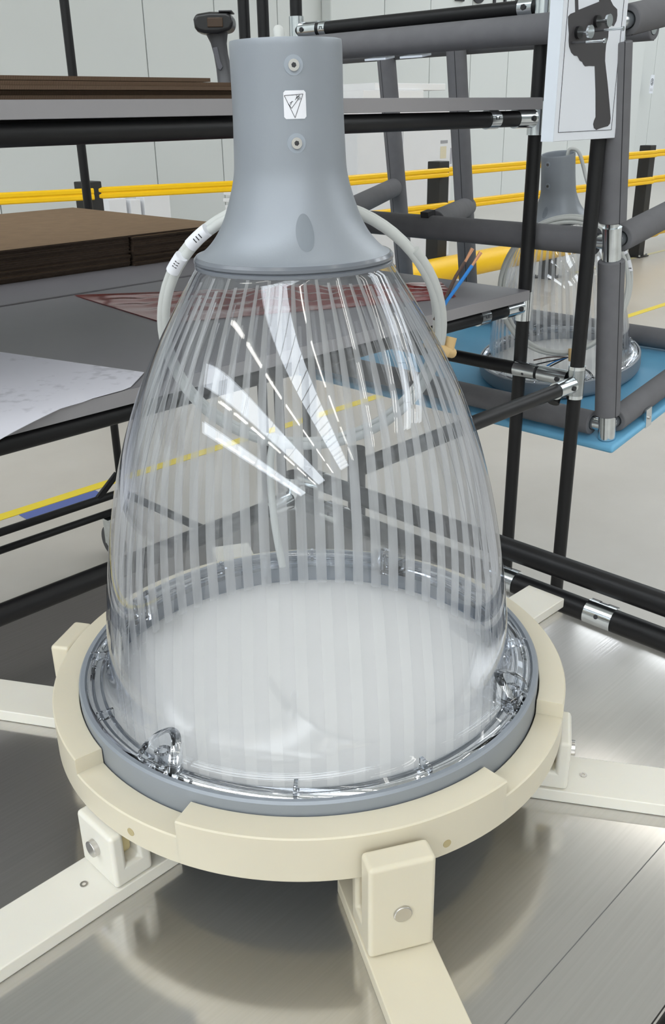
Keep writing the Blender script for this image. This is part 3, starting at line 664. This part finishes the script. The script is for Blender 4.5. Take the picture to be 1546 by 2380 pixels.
# ------------------------------------------------------------------ barcode scanner in its cradle on the upper shelf
SCP = V(0,0,CAM_H) + (fwd + rgt*((514-773)/FPX) - upv*((215-1190)/FPX))*1.86; SCP.z = 1.5182
sc = thing('barcode_scanner', 'dark grey handheld barcode scanner upright in its cradle on the upper shelf', 'scanner', SCP, math.radians(0)); sc.scale = (.86,.86,.86)
def rbox(cx, cy, cz, sx, sy, sz): return MB().box(cx-sx/2, cx+sx/2, cy-sy/2, cy+sy/2, cz-sz/2, cz+sz/2)
rbox(.012,0,.018,.080,.070,.036).build('cradle', M_SCAND, sc, bevel=.012, seg=3)
rbox(-.012,-.036,.020,.022,.004,.014).build('cradle_label', pm('cradle_blue', (.12,.22,.45), .5), sc)
hd = MB(); prof = [(.0215,.0300,.036),(.0200,.0215,.050),(.0175,.0185,.075),(.0165,.0185,.105),(.0185,.0195,.128),(.026,.022,.150)]
rings = []
for hx, hy, z in prof:
    cx = .016 - (z-.036)*.16
    rings.append([(cx + hx*math.copysign(abs(math.cos(a))**.7, math.cos(a)), hy*math.copysign(abs(math.sin(a))**.7, math.sin(a)), z) for a in [2*math.pi*k/24 for k in range(24)]])
hd.add([p for r in rings for p in r], [(i*24+k, i*24+(k+1)%24, (i+1)*24+(k+1)%24, (i+1)*24+k) for i in range(len(rings)-1) for k in range(24)] + [tuple(range(24))[::-1], tuple(range(24*(len(rings)-1), 24*len(rings)))])
hd.build('handle', M_SCAN, sc, angle=60)
tg = [(-.012,.118),(.000,.120),(.005,.090),(.010,.078),(.004,.070),(-.002,.074),(-.006,.092)]
MB().prism(tg, ((0,-.0195,0),(1,0,0),(0,0,1),(0,-1,0)), -.004, .002).build('trigger', pm('trigger_grey', (.10,.10,.115), .5), sc, bevel=.0015)
hp = [(-.048,.158),(-.050,.175),(-.044,.186),(-.012,.190),(.026,.189),(.038,.184),(.042,.166),(.034,.152),(.006,.146),(-.026,.146),(-.042,.150)]
head = MB().prism(hp, ((0,0,0),(1,0,0),(0,0,1),(0,-1,0)), -.045, .040).build('head', M_SCAND, sc, bevel=.008, seg=3)
rbox(.0,-.0415,.168,.036,.004,.020).build('scan_window', M_SCANW, sc, bevel=.002)
rbox(.024,-.005,.1905,.030,.07,.003).build('top_cover', M_SCAN, sc, bevel=.001)

# ------------------------------------------------------------------ tool board hung on the rack
SU, SW, SZ = 1.431, .893, 1.4475
tb = uwthing('tool_board', 'white tool board with black tool silhouette, border line, pegs and screws', 'tool board', SU, SW, SZ)
PWD, PHT = .205, .46
MB().box(0, PWD, 0, .024, 0, PHT).build('board', [M_SIGNW], tb, bevel=.0008, seg=1)
MB().box(-.0012, 0, 0.0002, .0238, 0, PHT).build('side_edge', M_SIGNE, tb)
bl = MB()
for x0, x1, z0, z1 in ((.012,.0128,.014,.45),(.1885,.1893,.014,.45),(.012,.1893,.0136,.0144),(.012,.1893,.4496,.4504)): bl.box(x0, x1, -.0006, .0005, z0, z1)
bl.build('border_line', M_INK, tb)
# silhouette traced in board millimetres (x to the right, z up from the lower edge)
def bpx(x, y):
    """board pixel of a close view -> (x, z) on the board"""
    k = (y - 1545)/4.742; s = (y-0)/1545.0
    xl = 475 + (305-475)*s - 0; xr = 1137 + (985-1137)*s
    return (PWD*(x - xl + 0*170)/(xr - xl), -k*.2165/325.0)
sil = [(573,-60),(602,-60),(603,148),(818,38),(818,-60),(935,-60),(938,10),(965,58),(1008,95),(1010,160),(1000,220),(970,278),(945,270),(918,275),(908,400),(885,480),(875,580),(872,660),(880,740),(900,920),(920,1150),(932,1310),(925,1370),(900,1400),(850,1412),(800,1425),(768,1438),(742,1415),(734,1370),(744,1330),(762,1290),(765,1000),(760,722),(700,722),(658,728),(640,708),(628,682),(605,670),(580,622),(548,620),(520,590),(500,530),(497,470),(502,400),(498,300),(500,225),(525,195),(572,172)]
MB().prism([bpx(*q) for q in sil], ((0,0,0),(1,0,0),(0,0,1),(0,-1,0)), -.0004, .0007).build('tool_silhouette', M_SIGNB, tb, angle=20)
for (hx, hy), (ex, ey) in (((585,380),(688,378)), ((780,248),(885,242))):
    x, z = bpx(hx, hy); MB().tube([(x,-.0006,z),(x,-.006,z)], .0095, 28).build('peg_base', M_SCAND, tb)
    MB().tube([(x,-.006,z),(x,-.022,z)], .0030, 14).tube([(x,-.022,z),(x,-.026,z)], .0098, 28).build('peg', M_ZINC, tb)
for hx, hy in ((530,488),(720,352)):
    x, z = bpx(hx, hy); MB().tube([(x,0,z),(x,-.026,z)], .0018, 12).build('board_screw', M_SCAN, tb)
    MB().tube([(x,-.026,z),(x,-.058,z)], .0018, 12).tube([(x,-.058,z),(x,-.0605,z)], .0036, 20).build('board_screw', M_ZINC, tb)

# ------------------------------------------------------------------ foam padded trolley, leaning, with the second lamp
E1, E2, E3 = V(.69610,.70140,.15326), V(-.70957,.70463,-.00195), V(-.10936,-.10739,.98818)
P0 = V(.60150,1.83720,.83240)
ray = lambda x, y: fwd + rgt*((x-773)/FPX) - upv*((y-1190)/FPX)
P0 = V(0,0,CAM_H) + ray(1424,1040)*1.95
TM = Matrix(((E1.x,E2.x,E3.x,P0.x),(E1.y,E2.y,E3.y,P0.y),(E1.z,E2.z,E3.z,P0.z),(0,0,0,1)))
tr = thing('padded_trolley', 'trolley of pipes wrapped in grey foam with blue mat, holding the second lamp', 'trolley', mat=TM)
FO = .0262
def foam(a, b, seam=None, r=FO, name='foam_sleeve'):
    a, b = Vector(a), Vector(b)
    o = MB().pipe(a, b, r, .0145, 32).build(name, M_FOAM, tr, bevel=.003, seg=2)
    if seam is not None:
        sv = Vector(seam); t = (b-a).normalized(); sv = (sv - t*sv.dot(t)).normalized()
        MB().obox(a + sv*(r-.0004), b + sv*(r-.0004), .0016, .0012, sv).build('foam_slit', M_SEAM, o)
    return o
def core(a, b): return MB().tube([a, b], .0138, 20).build('pipe', M_ZINC, tr)
mt = MB().box(.0,.60,.0,1.15,-.018,.0).build('mat', M_MAT, tr, bevel=.008, seg=3)
MB().box(-.001,.004,.09,.12,-.022,-.017).build('mat_flap', M_BLACKM, mt)
fz, tz, mz = .030, .806, .424
c0 = (.032,.032)
core((*c0,-.004),(*c0,tz+.02))
foam((*c0,.058),(*c0,mz-.034), (-.35,-.9,0)); foam((*c0,mz+.040),(*c0,tz-.03), (-.5,-.8,0))
MB().pipe((*c0,.002),(*c0,.057), .0185,.014, 28).build('pipe_joint', M_ZINC, tr)
MB().pipe((*c0,mz-.034),(*c0,mz+.030), .0185,.014, 28).build('pipe_joint', M_ZINC, tr)
for z in (fz, mz, tz):
    core((.032,.032,z),(.535,.032,z)); core((.032,.032,z),(.032,1.02,z))
    foam((.064,.032,z),(.525,.032,z), (0,-.4,-1) if z != fz else None); foam((.032,.066,z),(.032,1.02,z), None)
MB().box(.145,.170,-.001,.004,-.016,.028).build('mat_clip', M_ZINC, tr); MB().tube([(.157,-.001,.006),(.157,-.004,.006)],.004,14).build('clip_rivet', M_STEEL, tr)
core((.552,.032,fz),(.552,1.12,fz)); foam((.552,.064,fz),(.552,1.09,fz))
core((.552,.032,-.004),(.552,.032,tz)); foam((.552,.032,.064),(.552,.032,tz-.03))
def tl(x, y, d):                                                    # a point of the trolley seen at depth d, in trolley axes
    p = V(0,0,CAM_H) + ray(x, y)*d - P0; return V(E1.dot(p), E2.dot(p), E3.dot(p))
pb = tl(1085,590,2.63); pa = tl(925,450,2.74)
for p, sm in ((pb, (-.8,-.4,0)), (pa, (-.9,0,0))):
    core((p.x,p.y,.0),(p.x,p.y,tz)); foam((p.x,p.y,.004),(p.x,p.y,tz+.01), sm)
sb, sa = tl(1086,480,2.60), tl(915,436,2.70)
foam(sb, (.050,.487,mz+.006)); foam(sa, (.050,.80,mz+.004))
MB().box(.020,.046,.478,.500,mz+.020,mz+.036).build('pipe_joint', M_BLACKM, tr)
def tpl(x, y, a):                                                   # a point of the trolley in the plane e1 = a
    d = ray(x, y); t = (a - E1.dot(V(0,0,CAM_H) - P0))/E1.dot(d); p = V(0,0,CAM_H) + d*t - P0; return V(a, E2.dot(p), E3.dot(p))
q0, q1 = tpl(1250,87,.555), tpl(790,126,.555); q0 = q0 - (q1-q0)*.45
foam(q0, q1, (0,0,-1)); core(q0, q1)
MB().obox((.030,.46,tz-.030),(.030,.52,tz-.030),.03,.004).obox((.030,.56,tz-.030),(.030,.62,tz-.030),.03,.004).build('edge_strip', M_SIGNE, tr)

tag(lamp2, 'smaller looking clear ribbed lamp with grey cap standing on the blue trolley mat', 'lamp')
lp = V(.318,.330,.0)
lm = TM @ Matrix.Translation(lp) @ Matrix.Rotation(math.radians(-45-58), 4, 'Z')
lamp2.matrix_world = lm
lamp['group'] = 'clear ribbed lamps'; lamp2['group'] = 'clear ribbed lamps'
for c in kids(lamp2):
    if c.name.startswith('cap') :
        for g in kids(c):
            if g.name.startswith('sticker') or g.name.startswith('warning'): bpy.data.objects.remove(g)
    if c.name.startswith('cable'):
        for g in kids(c): bpy.data.objects.remove(g)
        bpy.data.objects.remove(c)
# coil of the second lamp hangs in front of it; camera-facing side expressed in lamp axes
li = lm.inverted(); tocam = (li @ V(0,0,CAM_H)); tocam.z = 0; tocam.normalize(); side = V(-tocam.y, tocam.x, 0)
ayl = V(0,0,1)*.93 - tocam*.37; cc2 = tocam*.150 + V(0,0,LAMP_RIM+.219) + side*.012
loop2 = coil_pts(cc2, side, ayl, .143, .150, 3.1, tocam, .030, .008, start=math.radians(75), seed=5)
lead2 = catmull([tuple(side*.020 + V(0,0,LAMP_RIM+.470)), tuple(side*.026 + V(0,0,LAMP_RIM+.489)), tuple(side*.046 + V(0,0,LAMP_RIM+.480)), tuple(side*.062 + V(0,0,LAMP_RIM+.425)), tuple(side*.078 + tocam*.03 + V(0,0,LAMP_RIM+.365)), tuple(loop2[0])], 6)
cab2 = MB().tube(lead2[:-1] + loop2, .0042, 12).build('cable', M_CABLE, lamp2)
def on2(a): return cc2 + side*(.146*math.cos(a)) + ayl*(.153*math.sin(a))
for a0, a1 in ((.16,.32), (.42,.56)):
    MB().tube([on2(a0+(a1-a0)*k/4) + tocam*.004 for k in range(5)], .0065, 16).build('cable_label', M_LABELW, cab2)
p = on2(.22) + tocam*.0108
MB().obox(p - side*.004, p + side*.004, .0022, .0006, tocam).build('cable_print', M_INK, cab2)
bt = on2(math.radians(-84))
MB().tube([bt + V(0,0,.014) + tocam*.006, bt + tocam*.010, bt - V(0,0,.014) + tocam*.006], .0055, 12).build('cable_tie', M_TIE, cab2)
for k, (dx, dz) in enumerate(((-.078,-.004),(-.080,-.016),(-.058,-.026),(-.056,-.029))):
    q = bt + tocam*.008 - side*.006 - V(0,0,.006)
    e = q + side*dx + V(0,0,dz)
    MB().tube(catmull([tuple(q), tuple(q.lerp(e,.5) + V(0,0,.004*(1-k%2))), tuple(e)], 5), .0016, 8).build('wire', (M_BROWN, M_BLACKM, M_BLUE, M_BLACKM)[k], cab2)

# ------------------------------------------------------------------ yellow safety barrier
br = uwthing('safety_barrier', 'yellow ribbed safety barrier with black posts in front of the far wall', 'barrier', 7.0, 4.84, 0)
PU = [4.42, 6.10, 7.82, 9.58, 11.4, 13.2, 15.0]
def rail(a, b, parent, h=.068, d=.045):
    a, b = Vector(a), Vector(b); t = (b-a).normalized(); n = Vector((t.y, -t.x, 0))
    prof = [(-.5,-.5),(.30,-.5),(.5,-.40),(.5,-.12),(.36,-.04),(.36,.04),(.5,.12),(.5,.40),(.30,.5),(-.5,.5)]
    mb = MB(); vs = [p + n*(x*d) + V(0,0,y*h) for p in (a, b) for x, y in prof]; k = len(prof)
    mb.add(vs, [tuple(range(k))[::-1], tuple(range(k, 2*k))] + [(i, (i+1)%k, k+(i+1)%k, k+i) for i in range(k)])
    return mb.build('rail', M_YEL, parent, bevel=.006, seg=2)
PH = 1.125
def bpost(parent, x, y): 
    o = MB().box(x-.062, x+.062, y-.062, y+.062, 0, PH).build('post', M_POST, parent, bevel=.006)
    MB().box(x-.10, x+.10, y-.10, y+.10, 0, .012).build('base_plate', M_POST, o)
    for sx in (-.082,.082):
        for sy in (-.082,.082): MB().tube([(x+sx,y+sy,.012),(x+sx,y+sy,.03)], .012, 6).build('anchor_bolt', M_ZINC, o)
for i, u in enumerate(PU):
    bpost(br, u-7.0, 0)
    if i:
        for z in (1.045, .785): rail((PU[i-1]-7.0+.02, -.035, z), (u-7.0-.005, -.092, z), br)
tubeb = MB().tube([(PU[0]-7.0-.1,-.165,.315),(9.58-7.0+.02,-.165,.315)], .098, 32).build('bumper_tube', M_YEL, br, bevel=.02)
MB().tube([(9.58-7.0+.10,-.10,.315),(13.2-7.0,-.10,.315)], .098, 32).build('bumper_tube', M_YEL, br, bevel=.02)
b2 = uwthing('safety_barrier', 'yellow barrier section with single visible rail behind the cardboard at the left', 'barrier', 3.2, 5.33, 0)
bpost(b2, .02, .0)
for z in (1.055, .79):
    rail((.06,-.04,z), (1.10,-.41,z), b2); rail((-3.0,.96,z), (.01,-.072,z), b2)

# ------------------------------------------------------------------ white goods stacked beyond the barrier
def carton(label, u0, u1, w0, w1, z0, z1, m=M_BOXW, group='white goods beyond the barrier', name='white_carton'):
    t = uwthing(name, label, 'carton', (u0+u1)/2, (w0+w1)/2, z0, group); hu, hv, h = (u1-u0)/2, (w1-w0)/2, z1-z0
    MB().box(-hu, hu, -hv, hv, 0, h).build('box', m, t, bevel=.006); return t
carton('tall white carton beyond the barrier, left one of the pair with plain face', 6.93, 7.60, 6.5, 7.2, 0, 1.385)
c2 = carton('tall white carton beyond the barrier with tan sticker and printed label', 7.61, 8.42, 6.5, 7.2, 0, 1.385)
MB().box(.20,.30,-.353,-.350,1.02,1.14).build('sticker', pm('sticker_tan', (.72,.66,.50), .7), c2)
MB().box(.20,.32,-.353,-.350,1.17,1.20).build('print', pm('print_grey', (.35,.35,.38), .7), c2)
MB().box(.372,.40,-.353,-.350,.96,1.12).build('print', pm('print_grey2', (.4,.4,.45), .7), c2)
slabs = [(6.95,7.62,1.386,1.455,'lowest left'), (7.64,8.40,1.386,1.455,'lowest right'), (6.83,7.50,1.456,1.535,'second row left'), (7.52,8.42,1.456,1.535,'second row right'),
         (6.86,7.44,1.536,1.60,'third row left'), (7.46,8.36,1.536,1.60,'third row right'), (7.00,7.90,1.601,1.68,'fourth row'), (7.20,8.30,1.681,1.745,'topmost')]
for u0, u1, z0, z1, w in slabs:
    carton('white foam slab on the tall cartons, %s of the slabs' % w, u0, u1, 6.48+random.uniform(0,.08), 7.1, z0, z1, M_BOXW2, name='foam_slab')
def onwpl(x, y, w):
    d = ray(x, y); wv = V(-S2, S2, 0); t = w/wv.dot(d); p = d*t; return ((p.x+p.y)*S2, p.z+CAM_H)
for i, (x0, x1, y0, y1, lab) in enumerate(((212,262,462,482,'small white carton with brown flap seen low above the cardboard'), (264,296,464,490,'white wrapped parcel between two cartons above the cardboard'), (297,366,452,490,'white carton nearest the lamp cap, low above the cardboard'),
        (508,560,436,458,'white slab peeping out left of the lamp cap, top one'), (506,560,459,474,'white slab peeping out left of the lamp cap, middle one'), (510,560,475,500,'white slab peeping out left of the lamp cap, lowest one'))):
    ua = onwpl(x0, 470, 6.5)[0] + .015; ub = onwpl(x1, 470, 6.5)[0] - .015; za = onwpl(x0, y1, 6.5)[1]; zb = onwpl(x1, y0, 6.5)[1] - .004
    if i < 3: z0 = 0.0; z1 = zb
    else: z0, z1 = (za if i < 5 else 0), zb
    carton(lab, ua + .14, ub + .14, 6.5, 6.62, z0, z1, M_BOXW2 if i > 2 else M_BOXW)
# fix vertical stacking of the three slabs so that each rests on the one below
# ------------------------------------------------------------------ lettering and number sign on the wall
def to_mesh(o):
    dg = bpy.context.evaluated_depsgraph_get(); me = bpy.data.meshes.new_from_object(o.evaluated_get(dg)); n = o.name
    q = bpy.data.objects.new('tmp', me); COL.objects.link(q); q.parent = o.parent; q.matrix_local = o.matrix_local.copy(); bpy.data.objects.remove(o); q.name = n; return q
def text(name, s, size, u, w, z, m, ext, parent=None, align='LEFT'):
    cu = bpy.data.curves.new(name, 'FONT'); cu.body = s; cu.size = size; cu.extrude = ext; cu.align_x = align
    o = bpy.data.objects.new(name, cu); COL.objects.link(o); cu.materials.append(m)
    o.matrix_world = Matrix.Translation(uw(u, w, z)) @ Matrix.Rotation(R45, 4, 'Z') @ Matrix.Rotation(math.radians(90), 4, 'X'); return to_mesh(o)
for s, u in (('L', 12.33), ('U', 12.76), ('M', 13.30), ('I', 13.90)):
    o = text('wall_letter', s, .52, u, W1-.035, 2.985, M_INK, .012)
    tag(o, 'dark raised letter %s of the row high on the far wall' % s, 'letter', 'dark letters on the far wall')
ns = uwthing('number_sign', 'small white wall sign with number 5 in a black ring', 'sign', 18.39, W1-.26, 1.72)
NW, NH = .075, .165
MB().box(-NW, NW, 0, .006, 0, NH*2).build('sign_plate', M_SIGNW, ns)
MB().pipe((0,-.001,.205),(0,.001,.205), .062, .051, 32).build('ring_mark', M_INK, ns)
cu = bpy.data.curves.new('digit', 'FONT'); cu.body = '5'; cu.size = .105; cu.extrude = .001; cu.align_x = 'CENTER'; cu.offset = .003; cu.materials.append(M_INK)
o = bpy.data.objects.new('digit', cu); COL.objects.link(o); o.parent = ns; o.rotation_euler = (math.radians(90),0,0); o.location = (0,-.0012,.168); o = to_mesh(o)
mk = MB()
for z in (.075,.050): mk.box(-.055,.055,-.001,.001,z-.006,z+.006)
mk.build('small_print', pm('small_print', (.45,.45,.47), .7), ns)
